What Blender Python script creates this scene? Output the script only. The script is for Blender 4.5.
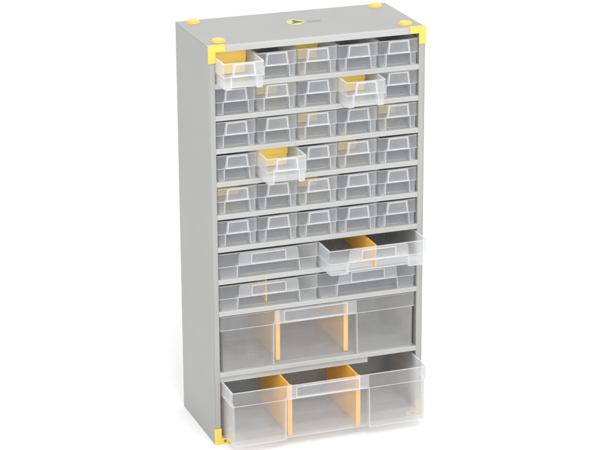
import bpy, bmesh, math, random
from mathutils import Matrix, Vector
random.seed(4)
for o in list(bpy.data.objects):
    bpy.data.objects.remove(o)
SC = bpy.context.scene
COL = SC.collection
MM = 0.001
W, D, H = 0.306, 0.1464, 0.5639          # cabinet: width, depth, height

# ---------------------------------------------------------------- camera
a, b, c = math.radians(-19.749), math.radians(71.2185), math.radians(-0.3117)
cam = bpy.data.cameras.new('camera')
cam.sensor_width = 36.0
cam.lens = 36.0 * 2363.04 / 600.0
cam.clip_start, cam.clip_end = 0.05, 200.0
cam_o = bpy.data.objects.new('camera', cam)
COL.objects.link(cam_o)
rot = Matrix.Rotation(a, 4, 'Z') @ Matrix.Rotation(b, 4, 'X') @ Matrix.Rotation(c, 4, 'Z')
cam_o.matrix_world = Matrix.Translation((-0.89596, -2.84576, 1.33265)) @ rot
SC.camera = cam_o

# ---------------------------------------------------------------- studio light
world = bpy.data.worlds.new('World')
SC.world = world
world.use_nodes = True
wb = world.node_tree.nodes['Background']
wb.inputs['Color'].default_value = (1.0, 1.0, 1.0, 1)
wb.inputs['Strength'].default_value = 1.36


def area(name, loc, target, size, power, color=(1, 1, 1)):
    l = bpy.data.lights.new(name, 'AREA')
    l.shape = 'RECTANGLE'
    l.size, l.size_y = size
    l.energy = power
    l.color = color
    o = bpy.data.objects.new(name, l)
    COL.objects.link(o)
    o.location = loc
    o.rotation_euler = (Vector(target) - Vector(loc)).to_track_quat('-Z', 'Y').to_euler()
    return o


area('softbox', (0.0, -1.9, 2.6), (0.15, 0.05, 0.3), (1.5, 1.2), 32)
area('softbox', (-0.35, -2.6, 1.1), (0.15, 0.0, 0.25), (1.0, 1.0), 21)
area('softbox', (-2.4, -1.2, 1.6), (0.15, 0.05, 0.3), (1.2, 1.6), 2)
SC.view_settings.view_transform = 'Standard'
SC.view_settings.look = 'None'
SC.view_settings.exposure = 0.0
SC.view_settings.gamma = 1.0
SC.cycles.max_bounces = 18
SC.cycles.diffuse_bounces = 9
SC.cycles.transmission_bounces = 8
SC.cycles.transparent_max_bounces = 48
SC.cycles.use_denoising = True
SC.cycles.denoising_input_passes = 'RGB'


# ---------------------------------------------------------------- materials
def new_mat(name):
    m = bpy.data.materials.new(name)
    m.use_nodes = True
    nt = m.node_tree
    nt.nodes.clear()
    return m, nt, nt.nodes.new('ShaderNodeOutputMaterial')


def solid(name, col, rough=0.45, var=0.03, scale=60.0, bump=0.0, bscale=900.0, sss=0.0, spec=0.5):
    m, nt, out = new_mat(name)
    N, L = nt.nodes.new, nt.links.new
    p = N('ShaderNodeBsdfPrincipled')
    tc = N('ShaderNodeTexCoord')
    n = N('ShaderNodeTexNoise')
    n.inputs['Scale'].default_value = scale
    n.inputs['Detail'].default_value = 4
    r = N('ShaderNodeValToRGB')
    r.color_ramp.elements[0].position = 0.3
    r.color_ramp.elements[1].position = 0.7
    r.color_ramp.elements[0].color = tuple(v * (1 - var) for v in col) + (1,)
    r.color_ramp.elements[1].color = tuple(min(1, v * (1 + var)) for v in col) + (1,)
    L(tc.outputs['Object'], n.inputs['Vector'])
    L(n.outputs['Fac'], r.inputs['Fac'])
    L(r.outputs['Color'], p.inputs['Base Color'])
    p.inputs['Roughness'].default_value = rough
    p.inputs['Specular IOR Level'].default_value = spec
    if sss:
        p.inputs['Subsurface Weight'].default_value = sss
        p.inputs['Subsurface Radius'].default_value = (1, .6, .2)
        p.inputs['Subsurface Scale'].default_value = 0.003
    if bump:
        n2 = N('ShaderNodeTexNoise')
        n2.inputs['Scale'].default_value = bscale
        n2.inputs['Detail'].default_value = 2
        bp = N('ShaderNodeBump')
        bp.inputs['Strength'].default_value = bump
        bp.inputs['Distance'].default_value = 0.0002
        L(tc.outputs['Object'], n2.inputs['Vector'])
        L(n2.outputs['Fac'], bp.inputs['Height'])
        L(bp.outputs['Normal'], p.inputs['Normal'])
    L(p.outputs['BSDF'], out.inputs['Surface'])
    return m


def milky(name, dens, col=(.9, .9, .9), edge=2.2, rough=0.18, trans=0.55, gmix=1.0, clear=(1, 1, 1)):
    """translucent polypropylene: each face lets (1-dens) straight through, scatters the rest,
    and gets denser where the wall is seen at a shallow angle, as a real wall does."""
    m, nt, out = new_mat(name)
    N, L = nt.nodes.new, nt.links.new
    geo = N('ShaderNodeNewGeometry')
    tr = N('ShaderNodeBsdfTransparent')
    tr.inputs['Color'].default_value = clear + (1,)
    df = N('ShaderNodeBsdfDiffuse')
    df.inputs['Color'].default_value = col + (1,)
    tl = N('ShaderNodeBsdfTranslucent')
    tl.inputs['Color'].default_value = col + (1,)
    mk = N('ShaderNodeMixShader')
    mk.inputs[0].default_value = trans
    L(df.outputs[0], mk.inputs[1]); L(tl.outputs[0], mk.inputs[2])
    lw = N('ShaderNodeLayerWeight')
    lw.inputs['Blend'].default_value = 0.5
    pw = N('ShaderNodeMath'); pw.operation = 'POWER'
    pw.inputs[1].default_value = edge
    L(lw.outputs['Facing'], pw.inputs[0])
    tc = N('ShaderNodeTexCoord')
    ns = N('ShaderNodeTexNoise')
    ns.inputs['Scale'].default_value = 55
    ns.inputs['Detail'].default_value = 3
    L(tc.outputs['Object'], ns.inputs['Vector'])
    mr = N('ShaderNodeMapRange')
    mr.inputs['From Min'].default_value = .3
    mr.inputs['From Max'].default_value = .7
    mr.inputs['To Min'].default_value = dens * 0.86
    mr.inputs['To Max'].default_value = dens * 1.14
    L(ns.outputs['Fac'], mr.inputs['Value'])
    mx = N('ShaderNodeMix'); mx.data_type = 'FLOAT'
    L(pw.outputs[0], mx.inputs[0]); L(mr.outputs[0], mx.inputs[2])
    mx.inputs[3].default_value = min(1.0, dens * 4 + 0.25)
    ms = N('ShaderNodeMixShader')
    L(mx.outputs[0], ms.inputs[0]); L(tr.outputs[0], ms.inputs[1]); L(mk.outputs[0], ms.inputs[2])
    gl = N('ShaderNodeBsdfGlossy')
    gl.inputs['Roughness'].default_value = rough
    fr = N('ShaderNodeFresnel'); fr.inputs['IOR'].default_value = 1.45
    # only the outward side of a face has the air-to-plastic reflection
    inv = N('ShaderNodeMath'); inv.operation = 'SUBTRACT'
    inv.inputs[0].default_value = 1.0
    L(geo.outputs['Backfacing'], inv.inputs[1])
    ml = N('ShaderNodeMath'); ml.operation = 'MULTIPLY'
    L(fr.outputs[0], ml.inputs[0]); L(inv.outputs[0], ml.inputs[1])
    m2 = N('ShaderNodeMath'); m2.operation = 'MULTIPLY'
    L(ml.outputs[0], m2.inputs[0]); m2.inputs[1].default_value = gmix
    m3 = N('ShaderNodeMixShader')
    L(m2.outputs[0], m3.inputs[0]); L(ms.outputs[0], m3.inputs[1]); L(gl.outputs[0], m3.inputs[2])
    L(m3.outputs[0], out.inputs['Surface'])
    return m


M_METAL = solid('light grey powder coat', (.298, .298, .289), 0.42, 0.035, 7, bump=.25, bscale=1500)
M_SHELF = solid('light grey shelf coat', (.37, .37, .36), 0.4, 0.012, 9, bump=.2, bscale=1500)
M_YEL = solid('yellow plastic', (.78, .49, .075), 0.28, 0.03, 90, sss=.15)
M_DIV = solid('amber divider plastic', (.90, .46, .06), 0.4, 0.03, 60, sss=.15)
M_FLOOR = solid('white studio sweep', (.80, .80, .80), 0.9, 0.0, 5, spec=0.0)
M_TRAY = milky('milky clear tray', 0.135, (.76, .77, .78), trans=.4)
M_TRAY_S = milky('frosted small tray', 0.12, (.82, .84, .875), trans=.4)
M_DIV_S = solid('yellow divider plastic', (1.0, .66, .11), 0.4, 0.03, 60)
M_RIM = milky('thick clear rib', 0.27, (.86, .87, .88), rough=.25, trans=.4)
M_HOLD = milky('frosted label holder', 0.2, (.80, .81, .83), rough=.3, trans=.4)
M_PANE = milky('frosted label pane', 0.18, (.62, .64, .68), rough=.4, trans=.4, gmix=.5)
M_STK_Y = solid('sticker lime', (.50, .52, .14), .35, .04, 200)
M_STK_K = solid('sticker black', (.03, .045, .012), .35, .05, 200)
M_STK_G = solid('sticker grey print', (.22, .22, .22), .4, .1, 400)
M_SCREW = solid('dark screw', (.12, .11, .10), .35, .05, 200)


# ---------------------------------------------------------------- helpers
def finish(name, bm, mat, parent=None, bevel=0.0, smooth=False, seg=2):
    bmesh.ops.recalc_face_normals(bm, faces=bm.faces)
    me = bpy.data.meshes.new(name)
    bm.to_mesh(me); bm.free()
    me.materials.append(mat)
    o = bpy.data.objects.new(name, me)
    COL.objects.link(o)
    if parent is not None:
        o.parent = parent
    if bevel:
        md = o.modifiers.new('bevel', 'BEVEL')
        md.width = bevel; md.segments = seg; md.limit_method = 'ANGLE'
        md.angle_limit = math.radians(35)
    if smooth:
        for p in me.polygons:
            p.use_smooth = True
    return o


def box(bm, x0, x1, y0, y1, z0, z1):
    v = [bm.verts.new((x * MM, y * MM, z * MM)) for x in (x0, x1) for y in (y0, y1) for z in (z0, z1)]
    for f in ((0, 1, 3, 2), (4, 6, 7, 5), (0, 4, 5, 1), (2, 3, 7, 6), (0, 2, 6, 4), (1, 5, 7, 3)):
        bm.faces.new([v[i] for i in f])


def extrude(bm, poly, axis, t0, t1):
    """closed polygon swept along an axis; poly holds the other two coordinates in mm."""
    def P(p, t):
        if axis == 'x': q = (t, p[0], p[1])
        elif axis == 'y': q = (p[0], t, p[1])
        else: q = (p[0], p[1], t)
        return bm.verts.new([k * MM for k in q])
    A = [P(p, t0) for p in poly]; B = [P(p, t1) for p in poly]
    n = len(poly)
    bm.faces.new(A); bm.faces.new(B[::-1])
    for i in range(n):
        bm.faces.new((A[i], B[i], B[(i + 1) % n], A[(i + 1) % n]))


def ring(bm, outer, inner, y0, y1):
    """flat frame between two outlines of equal count, in the xz plane, from y0 to y1."""
    def V(p, y): return bm.verts.new((p[0] * MM, y * MM, p[1] * MM))
    n = len(outer)
    oa = [V(p, y0) for p in outer]; ob = [V(p, y1) for p in outer]
    ia = [V(p, y0) for p in inner]; ib = [V(p, y1) for p in inner]
    for i in range(n):
        j = (i + 1) % n
        bm.faces.new((oa[i], oa[j], ia[j], ia[i]))
        bm.faces.new((ob[i], ib[i], ib[j], ob[j]))
        bm.faces.new((oa[i], ob[i], ob[j], oa[j]))
        bm.faces.new((ia[i], ia[j], ib[j], ib[i]))


def tag(o, label, cat, group=None):
    o['label'] = label; o['category'] = cat
    if group: o['group'] = group


def empty(name, loc):
    o = bpy.data.objects.new(name, None)
    o.empty_display_size = 0.03
    COL.objects.link(o); o.location = loc
    return o


# ---------------------------------------------------------------- floor (white studio sweep)
bm = bmesh.new()
prof = [(-6.0, 0.0), (2.6, 0.0)]
for k in range(1, 13):
    t = math.pi / 2 * k / 12
    prof.append((2.6 + 1.4 * math.sin(t), 1.4 - 1.4 * math.cos(t)))
prof.append((4.0, 6.0))
L_, R_ = [], []
for y, z in prof:
    L_.append(bm.verts.new((-7, y, z))); R_.append(bm.verts.new((7, y, z)))
for i in range(len(prof) - 1):
    bm.faces.new((L_[i], R_[i], R_[i + 1], L_[i + 1]))
fl = finish('floor', bm, M_FLOOR, smooth=True)
fl['kind'] = 'structure'

# ---------------------------------------------------------------- cabinet
Wm, Dm, Hm = 306.0, 146.4, 563.9
FL = 8.8                                  # width of the front flanges
cab = empty('storage_cabinet', (0, 0, 0))
tag(cab, 'tall light grey metal storage cabinet with yellow corners, standing on white ground', 'cabinet')
for s in (0, 1):
    X = (lambda x: x) if s == 0 else (lambda x: Wm - x)
    poly = [(X(1.2), .02), (X(FL), .02), (X(FL), 9), (X(FL - 1), 9), (X(FL - 1), 1.2), (X(1.2), 1.2)]
    bm = bmesh.new(); extrude(bm, poly, 'z', 0.6, Hm - 8.65)
    box(bm, min(X(0), X(1.2)), max(X(0), X(1.2)), 0, Dm - 1.2, .6, Hm - 1.25)
    finish('side_panel', bm, M_METAL, cab, bevel=.0005)
bm = bmesh.new()
extrude(bm, [(2.6, Hm), (2.6, Hm - 1.2), (Dm, Hm - 1.2), (Dm, Hm)], 'x', -0.2, Wm + 0.2)
finish('top_panel', bm, M_METAL, cab, bevel=.0005)
bm = bmesh.new()
arc_ = [(2.0 - 2.15 * math.sin(math.radians(t)), Hm - 2.0 + 2.1 * math.cos(math.radians(t))) for t in range(0, 91, 15)]
extrude(bm, [(2.55, Hm + .1)] + arc_ + [(-.15, Hm - 8.6), (9, Hm - 8.6), (9, Hm - 7.4), (1.3, Hm - 7.4), (1.3, Hm - 2), (2.55, Hm - 2)], 'x', 1.25, Wm - 1.25)
finish('top_flange', bm, M_SHELF, cab)
bm = bmesh.new(); box(bm, 1.3, Wm - 1.3, Dm - 2.4, Dm - 1.3, 1, Hm - 1.3)
finish('back_panel', bm, M_METAL, cab)
bm = bmesh.new()
extrude(bm, [(0.1, .3), (0.1, 11.0), (Dm - 2.6, 11.0), (Dm - 2.6, 9.8), (1.3, 9.8), (1.3, .3)], 'x', FL + .05, Wm - FL - .05)
finish('bottom_panel', bm, M_METAL, cab, bevel=.0004)

SH = [512.5, 468.8, 423.6, 377.5, 331.6, 285.5, 239.4, 193.7, 105.0]      # shelf tops
shelf0 = None
for z in SH:
    if shelf0 is None:
        bm = bmesh.new()
        pr = [(0.3, -7.0), (0.1, -6.4), (0.1, -4.0), (0.5, -3.6), (0.5, -3.3), (0.2, -2.9), (0.5, -.5), (1.2, 0), (Dm - 2.6, 0),
              (Dm - 2.6, -1.1), (1.5, -1.1), (1.5, -7.0)]
        extrude(bm, pr, 'x', FL + .05, Wm - FL - .05)
        # side brackets that carry the shelf behind the flanges
        shelf0 = finish('shelf', bm, M_SHELF, cab)
        o = shelf0
    else:
        o = shelf0.copy(); COL.objects.link(o); o.parent = cab
    o.location = (0, 0, z * MM)

# pale strip added under the lowest shelf, ends short of the right side
bm = bmesh.new(); extrude(bm, [(3.5, 97.9), (3.5, 89.5), (4.7, 89.5), (4.7, 97.9)], 'x', FL + .1, 226.0)
finish('pale_strip', bm, M_SHELF, cab)

# yellow corner brackets on the front frame
def bracket(sx, sz):
    bm = bmesh.new()
    A, T = 23.0, 9.4
    pts = [(-.5, -.5), (A, -.5), (A, T - 1.4), (T, T - 1.4), (T, A), (-.5, A)]
    if sx: pts = [(Wm - x, z) for x, z in pts]
    if sz: pts = [(x, Hm + .0 - z) for x, z in pts]
    else: pts = [(x, z + .55) for x, z in pts]
    extrude(bm, pts, 'y', -1.6, -.25)
    if sz:      # lip folded over the top edge
        box(bm, *((-.5, A) if not sx else (Wm - A, Wm + .5)), -1.6, 5.5, Hm + .12, Hm + .45)
    return finish('corner_bracket', bm, M_YEL, cab, bevel=.0006)
brs = [bracket(sx, sz) for sx in (0, 1) for sz in (0, 1)]
for sx in (0, 1):          # dark fixing screw on each lower corner
    bm = bmesh.new()
    bmesh.ops.create_cone(bm, cap_ends=True, segments=20, radius1=.0019, radius2=.0016, depth=.0009,
                          matrix=Matrix.Translation(((14 if not sx else Wm - 14) * MM, -.0019, .0045)) @ Matrix.Rotation(math.pi / 2, 4, 'X'))
    finish('screw', bm, M_SCREW, brs[0 if not sx else 2], smooth=False)

# stacking pegs on top
def peg(x, y):
    bm = bmesh.new()
    pr = [(0, 3.5), (6.6, 3.5), (7.7, 3.2), (8.2, 2.6), (8.4, 1.0), (9.5, .9), (9.8, .6), (9.8, .05), (0, .05)]
    n = 40; rings = []
    for r, z in pr:
        if r == 0:
            rings.append([bm.verts.new((0, 0, z * MM))])
        else:
            rings.append([bm.verts.new((r * MM * math.cos(2 * math.pi * k / n), r * MM * math.sin(2 * math.pi * k / n), z * MM)) for k in range(n)])
    for A, B in zip(rings, rings[1:]):
        for k in range(n):
            k2 = (k + 1) % n
            if len(A) == 1: bm.faces.new((A[0], B[k], B[k2]))
            elif len(B) == 1: bm.faces.new((A[k], A[k2], B[0]))
            else: bm.faces.new((A[k], A[k2], B[k2], B[k]))
    return finish('stacking_peg', bm, M_YEL, cab)
pg = peg(0, 0)
for i, (x, y) in enumerate(((21.5, 23), (Wm - 20, 23), (21.5, Dm - 13.5), (Wm - 20, Dm - 13.5))):
    o = pg if i == 0 else pg.copy()
    if i: COL.objects.link(o); o.parent = cab
    o.location = (x * MM, y * MM, Hm * MM)

# emblem on the top: lime oval with a dark mark, grey print beside it
def disc(bm, cx, cy, rx, ry, z0, z1, n=36):
    extrude(bm, [(cx + rx * math.cos(2 * math.pi * k / n), cy + ry * math.sin(2 * math.pi * k / n)) for k in range(n)], 'z', z0, z1)
em = None
bm = bmesh.new(); extrude(bm, [(138, 84), (143, 95), (152, 101), (160, 93), (165, 84), (158, 74), (150, 69), (142, 73)], 'z', Hm + .05, Hm + .35)
em = finish('emblem', bm, M_STK_Y, cab, bevel=.0001)
bm = bmesh.new(); extrude(bm, [(142.5, 77), (162, 81), (157, 87.5), (151.5, 96), (148, 92), (149, 86)], 'z', Hm + .4, Hm + .5)
finish('emblem_mark', bm, M_STK_K, em)
bm = bmesh.new(); extrude(bm, [(166.5, 78), (182, 75.5), (187, 81), (185, 88), (167.5, 88)], 'z', Hm + .05, Hm + .12)
finish('emblem_print', bm, M_STK_G, em)


# ---------------------------------------------------------------- drawers
def tray_mesh(w, h, L, zs, pt, pb, rd, ins=1.3, r=2.0, taper=.8, lean=.6, cx=0.0):
    """open tray as one sheet: w wide, h high, L deep; above the step zs full width, below it set in;
    the middle of the front below the step is pushed back by rd (finger pull)."""
    bm = bmesh.new()
    def loop(z, inset, recess, half, fy):
        x0, x1, y0, y1 = -w / 2 + inset, w / 2 - inset, fy, L - inset
        pts = []
        def arc(ax, cy, a0):
            for k in range(4):
                t = math.radians(a0 + 30 * k)
                pts.append((ax + r * math.cos(t), cy + r * math.sin(t)))
        arc(x0 + r, y0 + r, 180)          # front left corner
        pts.append((cx - half - .2, y0)); pts.append((cx - half + .9, y0 + recess))
        pts.append((cx + half - .9, y0 + recess)); pts.append((cx + half + .2, y0))
        arc(x1 - r, y0 + r, 270)
        arc(x1 - r, y1 - r, 0)
        arc(x0 + r, y1 - r, 90)
        return [bm.verts.new((p[0] * MM, p[1] * MM, z * MM)) for p in pts]
    lp = [loop(0, ins + taper, rd, pb, lean),
          loop(.7, ins + taper * .95 - .6, rd, pb, lean * .9 - .3),
          loop(zs - .35, ins, rd, pt, lean * .45),
          loop(zs + .35, 0, 0, pt, 0),
          loop(h, 0, 0, pt - 1.0, 0)]
    for A, B in zip(lp, lp[1:]):
        n = len(A)
        for i in range(n):
            bm.faces.new((A[i], A[(i + 1) % n], B[(i + 1) % n], B[i]))
    bm.faces.new(lp[0][::-1])
    return bm


def rim_mesh(w, L, z, r=2.0, wd=1.5, ht=1.0, inset=0.0):
    """rounded bead along the rim of the tray (thick, so it reads brighter)."""
    bm = bmesh.new()
    def loop(d, zz):
        pts = []
        x0, x1, y0, y1 = -w / 2 + d, w / 2 - d, d, L - d
        rr = max(.3, r - d)
        for cx, cy, a0 in ((x0 + rr, y0 + rr, 180), (x1 - rr, y0 + rr, 270), (x1 - rr, y1 - rr, 0), (x0 + rr, y1 - rr, 90)):
            for k in range(4):
                t = math.radians(a0 + 30 * k)
                pts.append((cx + rr * math.cos(t), cy + rr * math.sin(t)))
        return [bm.verts.new((p[0] * MM, p[1] * MM, zz * MM)) for p in pts]
    ls = [loop(inset, z), loop(inset, z + ht), loop(inset + wd, z + ht), loop(inset + wd, z)]
    for i in range(4):
        A, B = ls[i], ls[(i + 1) % 4]
        for k in range(len(A)):
            bm.faces.new((A[k], A[(k + 1) % len(A)], B[(k + 1) % len(A)], B[k]))
    return bm


def outline(hb, ht, z0, z1, r, n=5, cx=0.0):
    """trapezoid outline in xz with rounded top corners (counter-clockwise)."""
    pts = [(-hb, z0), (hb, z0)]
    for k in range(n):
        t = math.pi / 2 * k / (n - 1)
        pts.append((ht - r + r * math.cos(t), z1 - r + r * math.sin(t)))
    for k in range(n):
        t = math.pi / 2 + math.pi / 2 * k / (n - 1)
        pts.append((-ht + r + r * math.cos(t), z1 - r + r * math.sin(t)))
    return [(x + cx, z) for x, z in pts]


def make_drawer(name, w, h, L, zs, pt, pb, rd, holder, win, hr, divs, wall=1.1, cx=0.0):
    root = empty(name, (0, 0, 0))
    bm = tray_mesh(w, h - .9, L, zs, pt, pb, rd, cx=cx, ins=(2.6 if w > 200 else 1.4))
    tray = finish('tray', bm, M_TRAY_S if w < 200 else M_TRAY, root)
    md = tray.modifiers.new('wall', 'SOLIDIFY')
    md.thickness = wall * MM; md.offset = -1.0
    md.use_even_offset = True
    finish('rim', rim_mesh(w, L, h - .85, wd=1.7, ht=.85), M_RIM, root)
    finish('step_rib', rim_mesh(w + .7, L + .35, zs - .1, r=2.3, wd=.34, ht=.9), M_RIM, root).location = (0, -.00035, 0)
    # heel bead round the bottom of the tray, left of and right of the finger pull
    ii = (2.6 if w > 200 else 1.4) + .75
    bm = bmesh.new()
    for x0, x1 in ((-w / 2 + ii + 1.2, cx - pb - .3), (cx + pb + .3, w / 2 - ii - 1.2)):
        box(bm, x0, x1, .1, .62, .15, 1.0)
    box(bm, cx - pb + 1.4, cx + pb - 1.4, rd - .05, rd + .5, .15, 1.0)
    for x in (-w / 2 + ii - .55, w / 2 - ii + .05):
        box(bm, x, x + .5, 3.0, L - 4, .15, 1.0)
    finish('heel_rib', bm, M_RIM, root)
    # label holder: raised frame with a window
    hb, ht, z0, z1 = holder
    wb_, wt_, wz0, wz1 = win
    bm = bmesh.new()
    ring(bm, outline(hb, ht, z0, z1, hr, cx=cx), outline(wb_, wt_, wz0, wz1, min(.8, hr), cx=cx), -1.15, -.1)
    hold = finish('label_holder', bm, M_HOLD, root)
    # raised bead round the window
    bm = bmesh.new()
    bw = 1.5
    ring(bm, outline(wb_ + bw, wt_ + bw, wz0 - bw, wz1 + bw, min(1.2, hr), cx=cx), outline(wb_, wt_, wz0, wz1, min(.8, hr), cx=cx), -1.75, -1.2)
    finish('bead', bm, M_RIM, hold)
    bm = bmesh.new()
    extrude(bm, outline(wb_ - .05, wt_ - .05, wz0 + .05, wz1 - .05, .7, cx=cx), 'y', -.8, -.15)
    finish('label_pane', bm, M_PANE, root)
    # two thick ribs down the edges of the finger pull
    for s in (-1, 1):
        bm = bmesh.new()
        v = []
        for z, hx, y in ((.6, pb, .2), (zs - .5, pt, 0)):
            for dx, dy in ((-.1, -.75), (.9, -.75), (.9, -.05), (-.1, -.05)):
                v.append(bm.verts.new(((cx + s * (hx + dx)) * MM, (y + dy) * MM, z * MM)))
        bm.faces.new(v[:4]); bm.faces.new(v[4:][::-1])
        for k in range(4):
            bm.faces.new((v[k], v[(k + 1) % 4], v[4 + (k + 1) % 4], v[4 + k]))
        finish('rib', bm, M_RIM, root)
    return root


def copy_tree(o, parent=None):
    c_ = o.copy(); COL.objects.link(c_); c_.parent = parent
    for ch in [q for q in list(bpy.data.objects) if q.parent == o]:
        copy_tree(ch, c_)
    return c_


def lip(o, zs):
    pass


X0 = FL
PW = (Wm - 2 * FL) / 5.0
# --- 30 small drawers
YS = {(0, 0), (0, 2), (1, 1), (1, 3), (2, 2), (2, 4), (3, 1), (3, 3), (4, 0), (4, 2)}
OPEN = {(0, 0): -35.0, (3, 1): -34.0, (1, 3): -27.0}
sw, sh, sL, szs = 55.8, 35.4, 136.0, 16.8
ROW = ['top row', 'second row from top', 'third row from top', 'fourth row from top', 'fifth row from top', 'sixth row from top']
CLN = ['leftmost', 'second from left', 'middle', 'second from right', 'rightmost']


def small_divider(parent):
    bm = bmesh.new()
    v = []
    box(bm, -sw / 2 + 2.7, sw / 2 - 2.7, 71.0, 72.6, 1.8, 17.4)
    box(bm, -sw / 2 + 1.4, sw / 2 - 1.4, 71.0, 72.6, 17.5, sh - 2.2)
    return finish('divider', bm, M_DIV_S, parent, bevel=.0002)


proto = make_drawer('small_drawer', sw, sh, sL, szs, 17.0, 17.6, 7.5,
                    (17.2, 15.0, 16.6, 35.2), (14.0, 12.4, 18.8, 32.9), 1.2, None)
div_src = small_divider(proto)
first = True
for r in range(6):
    for c_i in range(5):
        if first:
            o = proto; dv = div_src; first = False
        else:
            o = proto.copy(); COL.objects.link(o)
            dv = None
            for ch in [q for q in list(bpy.data.objects) if q.parent == proto]:
                if ch.name.split('.')[0] == 'divider':
                    if (r, c_i) in YS:
                        dv = ch.copy(); COL.objects.link(dv); dv.parent = o
                    continue
                copy_tree(ch, o)
        y = OPEN.get((r, c_i), 2.2 + random.uniform(-.7, .9))
        o.location = ((X0 + PW * (c_i + .5) + random.uniform(-.3, .3)) * MM, y * MM, (SH[r] + .3) * MM)
        o.rotation_euler = (0, 0, math.radians(random.uniform(-.35, .35)))
        if (r, c_i) in OPEN:
            o.rotation_euler = (math.radians(.5), 0, 0)
            st = 'pulled out small clear drawer with yellow divider'
        elif (r, c_i) in YS:
            st = 'shut small clear drawer with yellow divider'
        else:
            st = 'shut empty small clear drawer'
        tag(o, '%s, %s, %s' % (st, ROW[r], CLN[c_i]), 'drawer', 'small clear drawers in six rows of five')

# --- 4 wide drawers
wp = (Wm - 2 * FL) / 2.0
ww, wh, wL, wzs = wp - 1.6, 35.2, 136.0, 16.2
wd = make_drawer('wide_drawer', ww, wh, wL, wzs, 43.5, 44.5, 8.0,
                 (43.6, 42.4, 16.0, 34.9), (23.8, 23.4, 18.6, 31.2), 5.0, None)
bm = bmesh.new(); box(bm, -.9, .9, 10.5, wL - 3.2, 1.8, wh - 2.0)
wdiv = finish('divider', bm, M_DIV, wd, bevel=.0002)
WL = {(0, 0): 'shut empty wide clear drawer, upper wide row, left half',
      (0, 1): 'pulled out wide clear drawer with orange divider, right half of upper wide row',
      (1, 0): 'shut wide clear drawer with orange divider, lower wide row, left half',
      (1, 1): 'shut empty wide clear drawer directly below the pulled out wide one'}
# the first one is used for the pulled out drawer
for (r, c_i) in ((0, 1), (0, 0), (1, 0), (1, 1)):
    if (r, c_i) == (0, 1):
        o = wd
    else:
        o = wd.copy(); COL.objects.link(o)
        for ch in [q for q in list(bpy.data.objects) if q.parent == wd]:
            if ch.name.split('.')[0] == 'divider':
                if (r, c_i) == (1, 0):
                    q = ch.copy(); COL.objects.link(q); q.parent = o
                continue
            copy_tree(ch, o)
    y = -38.5 if (r, c_i) == (0, 1) else 2.2 + .3 * c_i
    o.location = ((X0 + wp * (c_i + .5)) * MM, y * MM, (SH[6 + r] + .3) * MM)
    tag(o, WL[(r, c_i)], 'drawer', 'wide clear drawers in two rows of two')

# --- 2 deep full-width drawers
dw, dh, dL, dzs = Wm - 2 * FL - 4.0, 79.6, 136.0, 59.4
dd = make_drawer('deep_drawer', dw, dh, dL, dzs, 60.4, 61.0, 7.0,
                 (60.4, 60.0, 59.6, 79.4), (45.0, 45.0, 62.4, 76.4), 2.0, None, wall=1.5, cx=-4.5)
for x in (-56.5, 43.5):
    bm = bmesh.new()
    box(bm, x - 1.2, x + 1.2, 11.5, dL - 4, 2.2, dh - 3.0)
    box(bm, x - 3.2, x + 3.2, 8.9, 11.45, 2.2, dh - 3.0)
    finish('divider', bm, M_DIV, dd, bevel=.0004)
for s_, (xa, xb) in enumerate(((-dw / 2 + 5, -61), (-52, 39), (48, dw / 2 - 5))):      # moulded ridges across the floor of the tray
    bm = bmesh.new()
    for y in (42, 76, 108):
        box(bm, xa, xb, y, y + 1.2, 1.0, 2.4)
    finish('floor_ridge', bm, M_TRAY, dd)
d2 = copy_tree(dd)
dd.location = ((Wm / 2) * MM, -46 * MM, 12.5 * MM)
tag(dd, 'pulled out deep full width clear drawer with two yellow dividers at the bottom', 'drawer', 'deep full width clear drawers')
d2.location = ((Wm / 2) * MM, 2.2 * MM, 105.3 * MM)
tag(d2, 'shut deep full width clear drawer with two dividers above the bottom one', 'drawer', 'deep full width clear drawers')
